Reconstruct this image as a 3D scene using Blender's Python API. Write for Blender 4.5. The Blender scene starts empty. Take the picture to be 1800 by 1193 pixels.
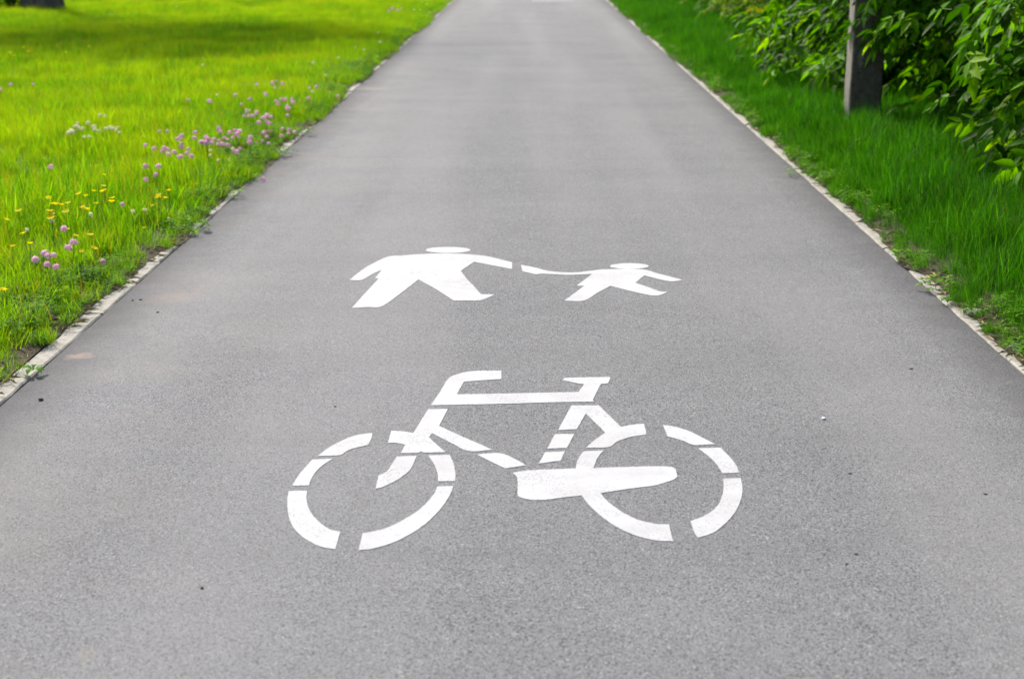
import bpy, bmesh, math, random
import numpy as np
from mathutils import Vector, Matrix, noise as mnoise
from mathutils.geometry import tessellate_polygon
random.seed(7); rng = np.random.default_rng(7)
S = bpy.context.scene; C = S.collection

# ------------------------------------------------------------ camera, sky, sun
H = 1.5; F = 35.0/23.6*1800.0; TH = math.atan(714.5/F); YAW = math.atan(33*math.cos(TH)/F)
cd = bpy.data.cameras.new('camera'); cam = bpy.data.objects.new('camera', cd); C.objects.link(cam); S.camera = cam
cd.lens = 35.0; cd.sensor_width = 23.6; cd.clip_end = 900; cd.clip_start = 0.05
cam.location = (0, 0, H); cam.rotation_euler = (math.pi/2-TH, 0, YAW)
cd.dof.use_dof = True; cd.dof.focus_distance = 5.4; cd.dof.aperture_fstop = 2.6
SUN_EL = math.radians(42); SUN_AZ = math.atan2(-.435, .9)      # azimuth from +Y, negative = left of the path
W = bpy.data.worlds.new('World'); S.world = W; W.use_nodes = True
nt = W.node_tree; bg = nt.nodes['Background']
sky = nt.nodes.new('ShaderNodeTexSky'); sky.sky_type = 'NISHITA'; sky.sun_disc = False
sky.sun_elevation = SUN_EL; sky.sun_rotation = SUN_AZ; sky.air_density = 1.0; sky.dust_density = 3.0; sky.ozone_density = 1.0
nt.links.new(sky.outputs[0], bg.inputs[0]); bg.inputs[1].default_value = 0.10
ld = bpy.data.lights.new('sun', 'SUN'); sun = bpy.data.objects.new('sun', ld); C.objects.link(sun)
ld.energy = 2.4; ld.angle = math.radians(8); ld.color = (1.0, .93, .82)
sd = Vector((math.sin(SUN_AZ)*math.cos(SUN_EL), math.cos(SUN_AZ)*math.cos(SUN_EL), math.sin(SUN_EL)))
sun.rotation_euler = sd.to_track_quat('Z', 'Y').to_euler()
S.view_settings.view_transform = 'Standard'; S.view_settings.look = 'None'
S.view_settings.exposure = 1.72; S.view_settings.gamma = 1.0; S.view_settings.use_curve_mapping = False

CAMR = Matrix.Rotation(YAW, 3, 'Z') @ Matrix.Rotation(math.pi/2-TH, 3, 'X')
def at(px, py, z=0.0):
    """the place on the level z that the photograph shows at a given point"""
    d = CAMR @ Vector(((px-900)/F, -(py-596.5)/F, -1)); t = (z-H)/d.z
    return Vector((d.x*t, d.y*t, z))

# ------------------------------------------------------------ helpers
def tag(o, label=None, cat=None, group=None, kind=None):
    if label: o['label'] = label
    if cat: o['category'] = cat
    if group: o['group'] = group
    if kind: o['kind'] = kind
    return o
def empty(name, loc=(0, 0, 0), rz=0):
    o = bpy.data.objects.new(name, None); C.objects.link(o); o.location = loc; o.rotation_euler = (0, 0, rz)
    o.empty_display_size = .1; return o
def link(name, me, parent=None, loc=None):
    o = bpy.data.objects.new(name, me); C.objects.link(o)
    if parent: o.parent = parent
    if loc is not None: o.location = loc
    return o
def mesh(name, V, Fc, m=None, rnd=None, smooth=False):
    me = bpy.data.meshes.new(name); me.from_pydata([tuple(v) for v in V], [], Fc); me.update()
    if m: me.materials.append(m)
    if rnd is not None:
        a = me.attributes.new('rnd', 'FLOAT', 'POINT'); a.data.foreach_set('value', np.asarray(rnd, dtype=np.float32))
    if smooth: me.polygons.foreach_set('use_smooth', [True]*len(me.polygons))
    return me
def npmesh(name, V, T, m=None, rnd=None, smooth=False):
    """fast triangle mesh from arrays"""
    V = np.asarray(V, dtype=np.float32); T = np.asarray(T, dtype=np.int32)
    me = bpy.data.meshes.new(name)
    me.vertices.add(len(V)); me.vertices.foreach_set('co', V.ravel())
    me.loops.add(T.size); me.loops.foreach_set('vertex_index', T.ravel())
    me.polygons.add(len(T)); me.polygons.foreach_set('loop_start', np.arange(0, T.size, 3, dtype=np.int32))
    me.polygons.foreach_set('loop_total', np.full(len(T), 3, dtype=np.int32))
    if smooth: me.polygons.foreach_set('use_smooth', np.ones(len(T), dtype=bool))
    me.update(calc_edges=True); me.validate()
    if m: me.materials.append(m)
    if rnd is not None:
        a = me.attributes.new('rnd', 'FLOAT', 'POINT'); a.data.foreach_set('value', np.asarray(rnd, dtype=np.float32))
    return me
def n1(x, y=0.0, s=1.0, seed=0.0): return mnoise.noise(Vector((x*s+seed, y*s, seed*1.7)))

# node material kit
class M:
    def __init__(s, name):
        s.m = bpy.data.materials.new(name); s.m.use_nodes = True; s.t = s.m.node_tree; s.b = s.t.nodes['Principled BSDF']
    def n(s, typ, **kw):
        o = s.t.nodes.new(typ)
        for k, v in kw.items():
            if k.startswith('i_'):
                key = k[2:]; key = int(key) if key.isdigit() else key.replace('_', ' ')
                if hasattr(v, 'links') or isinstance(v, bpy.types.NodeSocket): s.t.links.new(v, o.inputs[key])
                else: o.inputs[key].default_value = v
            else: setattr(o, k, v)
        return o
    def l(s, a, b): s.t.links.new(a, b)
    def pos(s): return s.n('ShaderNodeNewGeometry').outputs['Position']
    def noise(s, vec, scale, detail=2, rough=.5):
        return s.n('ShaderNodeTexNoise', i_Vector=vec, i_Scale=scale, i_Detail=detail, i_Roughness=rough).outputs['Fac']
    def ramp(s, f, stops):
        r = s.n('ShaderNodeValToRGB', i_0=f); e = r.color_ramp.elements
        while len(e) < len(stops): e.new(.5)
        for k, (p, c) in enumerate(stops): e[k].position = p; e[k].color = (*c, 1) if len(c) == 3 else c
        return r.outputs[0]
    def rng(s, f, a, b, c=0, d=1):
        return s.n('ShaderNodeMapRange', i_0=f, i_1=a, i_2=b, i_3=c, i_4=d).outputs[0]
    def mix(s, f, a, b, mode='MIX'):
        o = s.n('ShaderNodeMix', data_type='RGBA', blend_type=mode)
        for k, v in ((0, f), (6, a), (7, b)):
            if isinstance(v, bpy.types.NodeSocket): s.l(v, o.inputs[k])
            else: o.inputs[k].default_value = v if k == 0 else (*v, 1)
        return o.outputs[2]
    def math(s, op, a, b=0.0, c=0.0):
        o = s.n('ShaderNodeMath', operation=op)
        for k, v in enumerate((a, b, c)):
            if isinstance(v, bpy.types.NodeSocket): s.l(v, o.inputs[k])
            else: o.inputs[k].default_value = v
        return o.outputs[0]
    def bump(s, h, strength=.3, dist=.01):
        o = s.n('ShaderNodeBump', i_Strength=strength, i_Distance=dist, i_Height=h); s.l(o.outputs[0], s.b.inputs['Normal']); return o
    def col(s, c):
        if isinstance(c, bpy.types.NodeSocket): s.l(c, s.b.inputs['Base Color'])
        else: s.b.inputs['Base Color'].default_value = (*c, 1)
    def rough(s, r, spec=.5):
        s.b.inputs['Roughness'].default_value = r; s.b.inputs['Specular IOR Level'].default_value = spec
    def leafy(s, c, trans=.45, tint=(1.3, 1.25, .3)):
        """thin leaf: reflects and lets light through"""
        s.col(c); tr = s.n('ShaderNodeBsdfTranslucent'); s.l(s.mix(1.0, c, tint, 'MULTIPLY'), tr.inputs[0])
        mx = s.n('ShaderNodeMixShader', i_0=trans); s.l(s.b.outputs[0], mx.inputs[1]); s.l(tr.outputs[0], mx.inputs[2])
        s.l(mx.outputs[0], s.t.nodes['Material Output'].inputs[0])

# ------------------------------------------------------------ materials
def mat_asphalt():
    k = M('asphalt'); p = k.pos(); sep = k.n('ShaderNodeSeparateXYZ', i_0=p); X, Y = sep.outputs[0], sep.outputs[1]
    g1 = k.noise(p, 330, 3, .75); g2 = k.noise(p, 120, 3, .65); g3 = k.noise(p, 7, 4, .6); g4 = k.noise(p, .9, 3, .6)
    vo = k.n('ShaderNodeTexVoronoi', i_Vector=p, i_Scale=270.0); stone = k.n('ShaderNodeSeparateColor', i_0=vo.outputs['Color']).outputs[0]
    c = k.ramp(g1, [(.37, (.038, .039, .042)), (.5, (.128, .132, .138)), (.62, (.215, .221, .231))])
    c = k.mix(k.rng(stone, .94, .99), c, (.27, .27, .27))
    c = k.mix(k.rng(stone, .30, .14), c, (.022, .023, .024))
    c = k.mix(k.math('MULTIPLY', k.rng(g2, .35, .7), .22), c, (.165, .168, .172))
    # broad mottling, warm dust on the left, cool on the right
    c = k.mix(k.math('MULTIPLY', k.rng(g3, .35, .7), .25), c, (.085, .085, .09))
    c = k.mix(k.math('MULTIPLY', k.rng(g4, .35, .65), .16), c, (.20, .20, .20))
    dust = k.math('MULTIPLY', k.rng(X, -.6, -1.7), k.rng(k.noise(p, 1.7, 4, .6), .4, .65, 0, .45))
    c = k.mix(dust, c, (.185, .168, .155))
    # laid in courses: faint tonal bands across the path, and two slightly polished wheel lines along it
    bnd = k.noise(k.n('ShaderNodeMapping', i_Vector=p, i_Scale=(.12, 1.1, 1)).outputs[0], 1.6, 4, .6)
    c = k.mix(k.rng(bnd, .45, .70, 0, .22), c, (.085, .087, .089))
    lng = k.noise(k.n('ShaderNodeMapping', i_Vector=p, i_Scale=(1.2, .06, 1)).outputs[0], 1.1, 3, .5)
    c = k.mix(k.rng(lng, .45, .62, 0, .26), c, (.19, .19, .192))
    # oily, damp dirt along both edges
    ax = k.math('ABSOLUTE', X); ed = k.math('ADD', ax, k.math('MULTIPLY', k.noise(p, 4.5, 4, .65), .22))
    c = k.mix(k.rng(ed, 1.58, 1.86, 0, .68), c, (.036, .036, .038))
    # rolled seams crossing the path
    for y0, sl, w, a in ((21.4, -.02, .04, .5), (10.45, .05, .016, .28), (14.6, .1, .02, .18), (7.05, -.06, .012, .15)):
        wob = k.math('MULTIPLY', k.math('SUBTRACT', k.noise(p, 1.3, 4, .6), .5), .35)
        d = k.math('ABSOLUTE', k.math('ADD', k.math('SUBTRACT', Y, y0), k.math('ADD', k.math('MULTIPLY', X, sl), wob)))
        br = k.rng(k.noise(p, 1.9, 2), .38, .55)
        c = k.mix(k.math('MULTIPLY', k.rng(d, w, w*.2, 0, a), br), c, (.05, .05, .052))
    # two small rusty / chalky stains
    for (sx, sy, rx, ry, colr, am) in ((*at(137, 626)[:2], .10, .10, (.26, .20, .165), .6), (*at(655, 156)[:2], .45, .35, (.22, .20, .165), .45),
                                       (*at(150, 1150)[:2], .05, .07, (.20, .17, .13), .25), (*at(310, 520)[:2], .25, .3, (.20, .16, .13), .3)):
        dx = k.math('DIVIDE', k.math('SUBTRACT', X, sx), rx); dy = k.math('DIVIDE', k.math('SUBTRACT', Y, sy), ry)
        r = k.math('ADD', k.math('SQRT', k.math('ADD', k.math('MULTIPLY', dx, dx), k.math('MULTIPLY', dy, dy))), k.math('MULTIPLY', k.noise(p, 22, 3), 1.2))
        c = k.mix(k.rng(r, 1.2, .7, 0, am), c, colr)
    k.col(c); k.rough(.95, .12)
    hgt = k.math('ADD', k.math('MULTIPLY', g1, .6), k.math('ADD', k.math('MULTIPLY', g2, .8), k.math('MULTIPLY', vo.outputs['Distance'], -.4)))
    k.bump(hgt, .4, .004); return k.m
def mat_paint():
    k = M('road_paint'); p = k.pos()
    c = k.ramp(k.noise(p, 14, 4, .6), [(.3, (.310, .316, .324)), (.7, (.352, .359, .369))])
    spk = k.rng(k.math('ADD', k.noise(p, 170, 3, .7), k.math('MULTIPLY', k.noise(p, 6, 3, .6), .35)), .755, .83); c = k.mix(k.math('MULTIPLY', spk, .8), c, (.15, .15, .15))
    q = at(826, 500); vm = k.n('ShaderNodeVectorMath', operation='DISTANCE', i_0=p); vm.inputs[1].default_value = q
    smu = k.math('MULTIPLY', k.rng(vm.outputs['Value'], .26, .05), k.rng(k.noise(p, 18, 4, .7), .42, .58, 0, .8)); c = k.mix(smu, c, (.26, .26, .27))
    sc = k.math('MULTIPLY', k.rng(k.noise(p, 3.2, 4, .7), .48, .62), .30); c = k.mix(sc, c, (.24, .24, .24))
    k.col(c); k.rough(.8, .15); k.bump(k.noise(p, 230, 2, .6), .35, .003); return k.m
def mat_faded():
    k = M('faded_paint'); p = k.pos()
    k.col(k.mix(k.rng(k.noise(p, 60, 3, .7), .4, .6), (.145, .145, .15), (.175, .175, .178))); k.rough(.95, .1); return k.m
def mat_kerb():
    k = M('kerb_concrete'); p = k.pos()
    c = k.ramp(k.noise(p, 30, 5, .65), [(.3, (.15, .145, .125)), (.55, (.235, .225, .195)), (.75, (.30, .288, .255))])
    c = k.mix(k.rng(k.noise(p, 9, 4, .7), .5, .68, 0, .55), c, (.12, .10, .065))
    c = k.mix(k.rng(k.noise(p, 240, 2), .62, .7, 0, .5), c, (.12, .11, .10))
    k.col(c); k.rough(.85, .3); k.bump(k.noise(p, 120, 4, .7), .5, .005); return k.m
def mat_soil():
    k = M('soil'); p = k.pos()
    c = k.ramp(k.noise(p, 40, 5, .7), [(.3, (.022, .020, .010)), (.55, (.055, .046, .022)), (.75, (.11, .09, .05))])
    k.col(c); k.rough(.95, .2); k.bump(k.noise(p, 60, 5, .7), .8, .02); return k.m
def mat_ground():
    k = M('ground_turf'); p = k.pos()
    c = k.ramp(k.noise(p, 25, 5, .7), [(.3, (.016, .030, .004)), (.55, (.035, .07, .006)), (.8, (.07, .10, .012))])
    k.col(c); k.rough(.95, .2); k.bump(k.noise(p, 40, 5, .7), .8, .03); return k.m
def mat_grass(name, dark, mid, lite, patch, straw, tint, strawamt=.9, pmul=1.0, edge=False, hi=(.26, .40, .10)):
    k = M(name); p = k.pos(); r = k.n('ShaderNodeAttribute', attribute_name='rnd').outputs['Fac']
    c = k.ramp(r, [(0, tuple(v*.7 for v in dark)), (.35, mid), (.72, lite), (.86, mid)])
    big = k.noise(p, .55, 3, .6)
    c = k.mix(k.rng(big, .40, .62, 0, .85*pmul), c, patch)
    c = k.mix(k.math('MULTIPLY', k.rng(k.noise(p, 1.6, 3, .6), .50, .64), .60), c, dark)
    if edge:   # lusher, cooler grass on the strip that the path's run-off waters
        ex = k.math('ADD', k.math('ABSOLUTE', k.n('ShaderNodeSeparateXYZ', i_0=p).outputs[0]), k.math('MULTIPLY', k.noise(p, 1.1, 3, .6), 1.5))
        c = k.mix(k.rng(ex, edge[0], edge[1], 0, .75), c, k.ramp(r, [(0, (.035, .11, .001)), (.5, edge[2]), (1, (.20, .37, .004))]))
    c = k.mix(k.rng(r, strawamt, strawamt+.02, 0, .85), c, straw)
    c = k.mix(k.math('MULTIPLY', k.rng(r, .80, .805), k.rng(r, .865, .86, 0, .8)), c, hi)  # a few blades paler: highlights painted into the colour
    k.rough(.6, .10); k.leafy(c, .5, tint); return k.m
def mat_leaf(name, stops, tint=(1.4, 1.35, .15), trans=.5, ro=.5):
    k = M(name); p = k.pos(); r = k.n('ShaderNodeAttribute', attribute_name='rnd').outputs['Fac']
    c = k.ramp(r, stops); c = k.mix(k.rng(k.noise(p, 35, 3), .4, .7, 0, .25), c, tuple(v*.55 for v in stops[0][1]))
    k.rough(ro, .05); k.leafy(c, trans, tint); return k.m
def mat_simple(name, a, b, scale=30, ro=.8, bump=.4, tr=0):
    k = M(name); p = k.pos(); c = k.ramp(k.noise(p, scale, 4, .65), [(.35, a), (.7, b)])
    k.rough(ro, .3); k.bump(k.noise(p, scale*1.7, 4, .7), bump, .01)
    if tr: k.leafy(c, tr, (1, 1, 1))
    else: k.col(c)
    return k.m
def mat_post():
    k = M('weathered_concrete'); p = k.pos(); g = k.n('ShaderNodeNewGeometry')
    tc = k.n('ShaderNodeTexCoord').outputs['Object']; s = k.n('ShaderNodeSeparateXYZ', i_0=tc); X, Y, Z = s.outputs
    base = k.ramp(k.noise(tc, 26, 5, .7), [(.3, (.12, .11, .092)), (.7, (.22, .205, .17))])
    shade_tone = k.ramp(k.noise(tc, 18, 5, .7), [(.3, (.034, .026, .017)), (.7, (.125, .100, .070))])
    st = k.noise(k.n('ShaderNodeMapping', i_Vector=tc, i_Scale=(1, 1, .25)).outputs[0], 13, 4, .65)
    # streaky weathering; all but the path-side face darkened, shade put into the colour
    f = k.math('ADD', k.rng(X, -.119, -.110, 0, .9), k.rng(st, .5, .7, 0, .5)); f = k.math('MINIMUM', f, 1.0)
    c = k.mix(f, base, shade_tone)
    # a scar of bare concrete on the front
    dx = k.math('DIVIDE', k.math('ADD', X, .055), .03); dz = k.math('DIVIDE', k.math('SUBTRACT', Z, .64), .14)
    r = k.math('ADD', k.math('ADD', k.math('MULTIPLY', dx, dx), k.math('MULTIPLY', dz, dz)), k.math('MULTIPLY', k.noise(tc, 26, 4, .7), 2.6))
    c = k.mix(k.rng(r, 1.9, 1.5, 0, .85), c, (.17, .155, .125))
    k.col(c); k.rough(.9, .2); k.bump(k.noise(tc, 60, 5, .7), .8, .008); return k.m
def mat_bark():
    k = M('bark'); p = k.n('ShaderNodeTexCoord').outputs['Object']
    st = k.n('ShaderNodeMapping', i_Vector=p, i_Scale=(1, 1, .2)).outputs[0]
    c = k.ramp(k.noise(st, 14, 5, .7), [(.35, (.03, .024, .018)), (.65, (.14, .11, .085))]); k.col(c); k.rough(.95, .2)
    k.bump(k.noise(st, 20, 5, .7), 1.0, .04); return k.m
ASPH, PAINT, FADED, KERB, SOIL, TURF = mat_asphalt(), mat_paint(), mat_faded(), mat_kerb(), mat_soil(), mat_ground()
G_LEFT = mat_grass('meadow_grass', (.036, .130, .001), (.118, .262, .001), (.21, .365, .0015), (.265, .36, .001), (.32, .18, .04), (1.28, 1.4, .1), .93, 1.0, (3.5, 2.5, (.095, .25, .001)))
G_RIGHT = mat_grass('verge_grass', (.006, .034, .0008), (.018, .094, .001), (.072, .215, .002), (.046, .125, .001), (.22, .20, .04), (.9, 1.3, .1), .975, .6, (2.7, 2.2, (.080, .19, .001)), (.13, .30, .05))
CLOVER = mat_leaf('clover_leaf', [(0, (.030, .11, .001)), (.6, (.08, .23, .002)), (1, (.18, .34, .02))], ro=.6)
LEAF_A = mat_leaf('shrub_leaf', [(0, (.008, .040, .001)), (.5, (.046, .150, .001)), (.82, (.085, .25, .001)), (1, (.20, .36, .002))])
LEAF_B = mat_leaf('young_leaf', [(0, (.022, .07, .002)), (.4, (.06, .17, .002)), (.8, (.17, .27, .004)), (1, (.26, .17, .015))])
TWIG = mat_simple('twig', (.05, .055, .02), (.12, .09, .045), 40)
STEM = mat_simple('flower_stem', (.05, .12, .01), (.09, .19, .02), 30, .6, .1)
PINK = mat_simple('clover_pink', (.80, .46, .62), (.94, .74, .84), 220, .8, .2, .5)
PALE = mat_simple('clover_white', (.80, .80, .50), (.90, .88, .68), 220, .8, .2, .5)
YEL = mat_simple('buttercup_yellow', (.66, .50, .0005), (.78, .62, .001), 60, .9, .1, .4)
POST, BARK = mat_post(), mat_bark()
STRAW = mat_simple('dry_straw', (.16, .10, .045), (.38, .29, .15), 25, .8, .2)
PEB = mat_simple('dark_grit', (.03, .028, .025), (.09, .08, .065), 60)
TWB = mat_simple('bark_chip', (.06, .04, .025), (.16, .11, .07), 60)
km = M('foil'); km.col((.85, .87, .92)); km.b.inputs['Metallic'].default_value = .9; km.rough(.25); FOIL = km.m

# ------------------------------------------------------------ the setting
HW = 1.74; KW = .08
def gz(x, y):
    ax = abs(x)
    if ax < 1.80: return -.05
    t = min(1, (ax-1.80)/.10); base = -.05+.060*t*t*(3-2*t)
    und = min(1, max(0, (ax-1.95)/1.2))
    return base + und*(.05*n1(x, y, .45, 3.1)+.02*n1(x, y, 1.6, 8.2)) + (.02*min(1, max(0, (ax-1.9)/.5)))
xs = sorted(set([-300, -120, -60] + [round(v, 3) for v in np.arange(-32, -2.2, .5)] + [-2.2, -2.1, -2.02, -1.95, -1.9, -1.86, -1.83, -1.80, -1.6, 0] +
     [1.6, 1.80, 1.83, 1.86, 1.9, 1.95, 2.02, 2.1, 2.2] + [round(v, 3) for v in np.arange(2.5, 16, .5)] + [30, 60, 120, 300]))
ys = [-100, -40, -15] + [round(v, 3) for v in np.arange(-8, 60, .5)] + [65, 75, 90, 120, 200, 400, 600]
V = [(x, y, gz(x, y)) for y in ys for x in xs]; nx = len(xs)
Fc = [(j*nx+i, j*nx+i+1, (j+1)*nx+i+1, (j+1)*nx+i) for j in range(len(ys)-1) for i in range(nx-1)]
tag(link('ground', mesh('ground', V, Fc, TURF, smooth=True)), kind='structure')
# asphalt slab with a faint crown-free surface and rounded, slightly ragged edges
py = list(np.arange(-12, 60, .12)) + [61+i*4 for i in range(80)]
V = []; Fc = []
for y in py:
    j = .003+.003*n1(y, 0, 3.1, 5); j2 = -.003+.003*n1(y, 0, 3.3, 9)
    V += [(-HW-.001+j, y, -.045), (-HW+j, y, -.003), (-HW+.005+j, y, 0), (HW-.005+j2, y, 0), (HW+j2, y, -.003), (HW+.001+j2, y, -.045)]
for i in range(len(py)-1):
    for q in range(5): a = i*6+q; Fc.append((a, a+1, a+7, a+6))
tag(link('path', mesh('path', V, Fc, ASPH)), kind='structure')
# kerbs: one bedding strip each side, with every metre-long edging stone of its own
def box(V, Fc, x0, x1, y0, y1, z0, z1, b=.004):
    n = len(V)
    V += [(x0, y0, z0), (x1, y0, z0), (x1, y1, z0), (x0, y1, z0), (x0, y0, z1-b), (x1, y0, z1-b), (x1, y1, z1-b), (x0, y1, z1-b),
          (x0+b, y0+b, z1), (x1-b, y0+b, z1), (x1-b, y1-b, z1), (x0+b, y1-b, z1)]
    for f in ((3, 2, 1, 0), (0, 1, 5, 4), (1, 2, 6, 5), (2, 3, 7, 6), (3, 0, 4, 7), (4, 5, 9, 8), (5, 6, 10, 9), (6, 7, 11, 10), (7, 4, 8, 11), (8, 9, 10, 11)):
        Fc.append(tuple(n+v for v in f))
for sgn in (-1, 1):
    x0 = HW+.004; x1 = x0+KW
    V, Fc = [], []; box(V, Fc, min(sgn*(x0-.004), sgn*(x1+.03)), max(sgn*(x0-.004), sgn*(x1+.03)), -11, 60, -.30, -.055)
    kb = link('kerb', mesh('kerb_bed', V, Fc, KERB)); tag(kb, kind='structure')
    vars_ = []
    for k in range(5):
        bm = bmesh.new(); nseg = 8; rows = []
        for s in range(nseg+1):
            y = .004+s*(.992/nseg); jl, jr = random.uniform(-.003, .003), random.uniform(-.004, .004); zt = random.uniform(-.002, .0015)
            a, b = -KW/2+jl, KW/2+jr
            rows.append([bm.verts.new(c) for c in ((a, y, -.055), (a, y, -.006), (a+.006, y, zt), (b-.006, y, zt), (b, y, -.006), (b, y, -.055))])
        for s in range(nseg):
            for q in range(5): bm.faces.new((rows[s][q], rows[s][q+1], rows[s+1][q+1], rows[s+1][q]))
        bm.faces.new(rows[0][::-1]); bm.faces.new(rows[-1]); bmesh.ops.recalc_face_normals(bm, faces=bm.faces)
        me = bpy.data.meshes.new('kerb_stone'); bm.to_mesh(me); bm.free(); me.materials.append(KERB); vars_.append(me)
    for i in range(64):
        o = link('kerb_stone', vars_[i % 5], kb, (sgn*(x0+KW/2)+random.uniform(-.002, .002), -6+i*1.0+(.37 if sgn > 0 else 0), .0005+random.uniform(-.0015, .0015)))
        o.rotation_euler = (random.uniform(-.003, .003), random.uniform(-.02, .02), random.uniform(-.0015, .0015))
# how much kerb the turf leaves bare at each y
def bare(sgn, y):
    w = (.060 if sgn < 0 and y < 8 else .040)+.055*n1(y, 0, .9, 11.3*sgn)+.035*n1(y, 0, 3.3, 4.1*sgn)+.012*n1(y, 0, 9, 2.2)
    if sgn < 0:
        for yc, r in ((7.52, .30), (10.3, .5), (12.9, .9), (16.5, .9), (19.5, 1.2), (26, 3)): w -= .09*max(0, 1-abs(y-yc)/r)
        for yc, r in ((5.1, .35), (6.0, .25)): w += .03*max(0, 1-abs(y-yc)/r)
    else:
        for yc, r in ((7.0, .3), (19, 1.), (24, 2.0), (30, 4)): w -= .07*max(0, 1-abs(y-yc)/r)
    return min(.079, max(-.012, w))
for sgn in (-1, 1):
    V = []; Fc = []; yy = list(np.arange(-3, 46, .03)); cols = 5
    for y in yy:
        w = bare(sgn, y)
        for q in range(cols):
            t = q/(cols-1); xx = HW+w + t*(2.02-HW-w)
            z = (.003 if q == 0 else .014+.007*n1(xx, y, 14, 3)) if q < cols-1 else .004
            V.append((sgn*xx, y, z))
    for i in range(len(yy)-1):
        for q in range(cols-1):
            a = i*cols+q; f = (a, a+1, a+cols+1, a+cols); Fc.append(f if sgn > 0 else f[::-1])
    tag(link('soil_edge', mesh('soil_edge', V, Fc, SOIL, smooth=True)), kind='structure')

# ------------------------------------------------------------ painted markings
def smooth_poly(P):
    P = [Vector((a, b)) for a, b in P]; n = len(P); corner = []
    for i in range(n):
        a = P[i]-P[i-1]; b = P[(i+1) % n]-P[i]; corner.append(a.length < 1e-6 or b.length < 1e-6 or a.angle(b) > math.radians(33))
    out = []
    for i in range(n):
        p0, p1, p2, p3 = P[i-1], P[i], P[(i+1) % n], P[(i+2) % n]
        if corner[i]: p0 = p1-(p2-p1)
        if corner[(i+1) % n]: p3 = p2+(p2-p1)
        k = max(1, int((p2-p1).length/8))
        for s in range(k):
            t = s/k
            out.append(p1 if s == 0 else .5*((2*p1)+(p2-p0)*t+(2*p0-5*p1+4*p2-p3)*t*t+(3*p1-p0-3*p2+p3)*t**3))
    return out
def paint(name, pts, off, sc, parent, origin, raw=False):
    """a slab of paint about 2 mm thick lying on the asphalt"""
    P = smooth_poly(pts) if not raw else [Vector(p) for p in pts]
    W3 = [at(off[0]+p.x/sc, off[1]+p.y/sc, .0015) for p in P]
    W3 = [Vector((w.x+random.uniform(-.0006, .0006), w.y+random.uniform(-.0015, .0015), .0015))-origin for w in W3]
    tr = tessellate_polygon([[Vector((w.x, w.y, 0)) for w in W3]]); n = len(W3)
    V = [tuple(w) for w in W3]+[(w.x, w.y, .0004) for w in W3]
    area = sum(W3[i].x*W3[(i+1) % n].y-W3[(i+1) % n].x*W3[i].y for i in range(n)); Fc = []
    for t in tr:
        a, b, c = (Vector(V[i]) for i in t); Fc.append(tuple(t) if (b-a).cross(c-a).z > 0 else tuple(t)[::-1])
    for i in range(n):
        j = (i+1) % n; Fc.append((i, n+i, n+j, j) if area > 0 else (j, n+j, n+i, i))
    return link(name, mesh(name, V, Fc, PAINT), parent)
Z = 3.3136; O1 = (480, 620); SH = 1325.4
def s2(L): return [(a+SH, b) for a, b in L]
org = at(905, 850); org.z = 0
bike = tag(empty('bicycle_marking', org), 'large white painted bicycle symbol in stencilled pieces on the grey asphalt', 'road marking')
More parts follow.
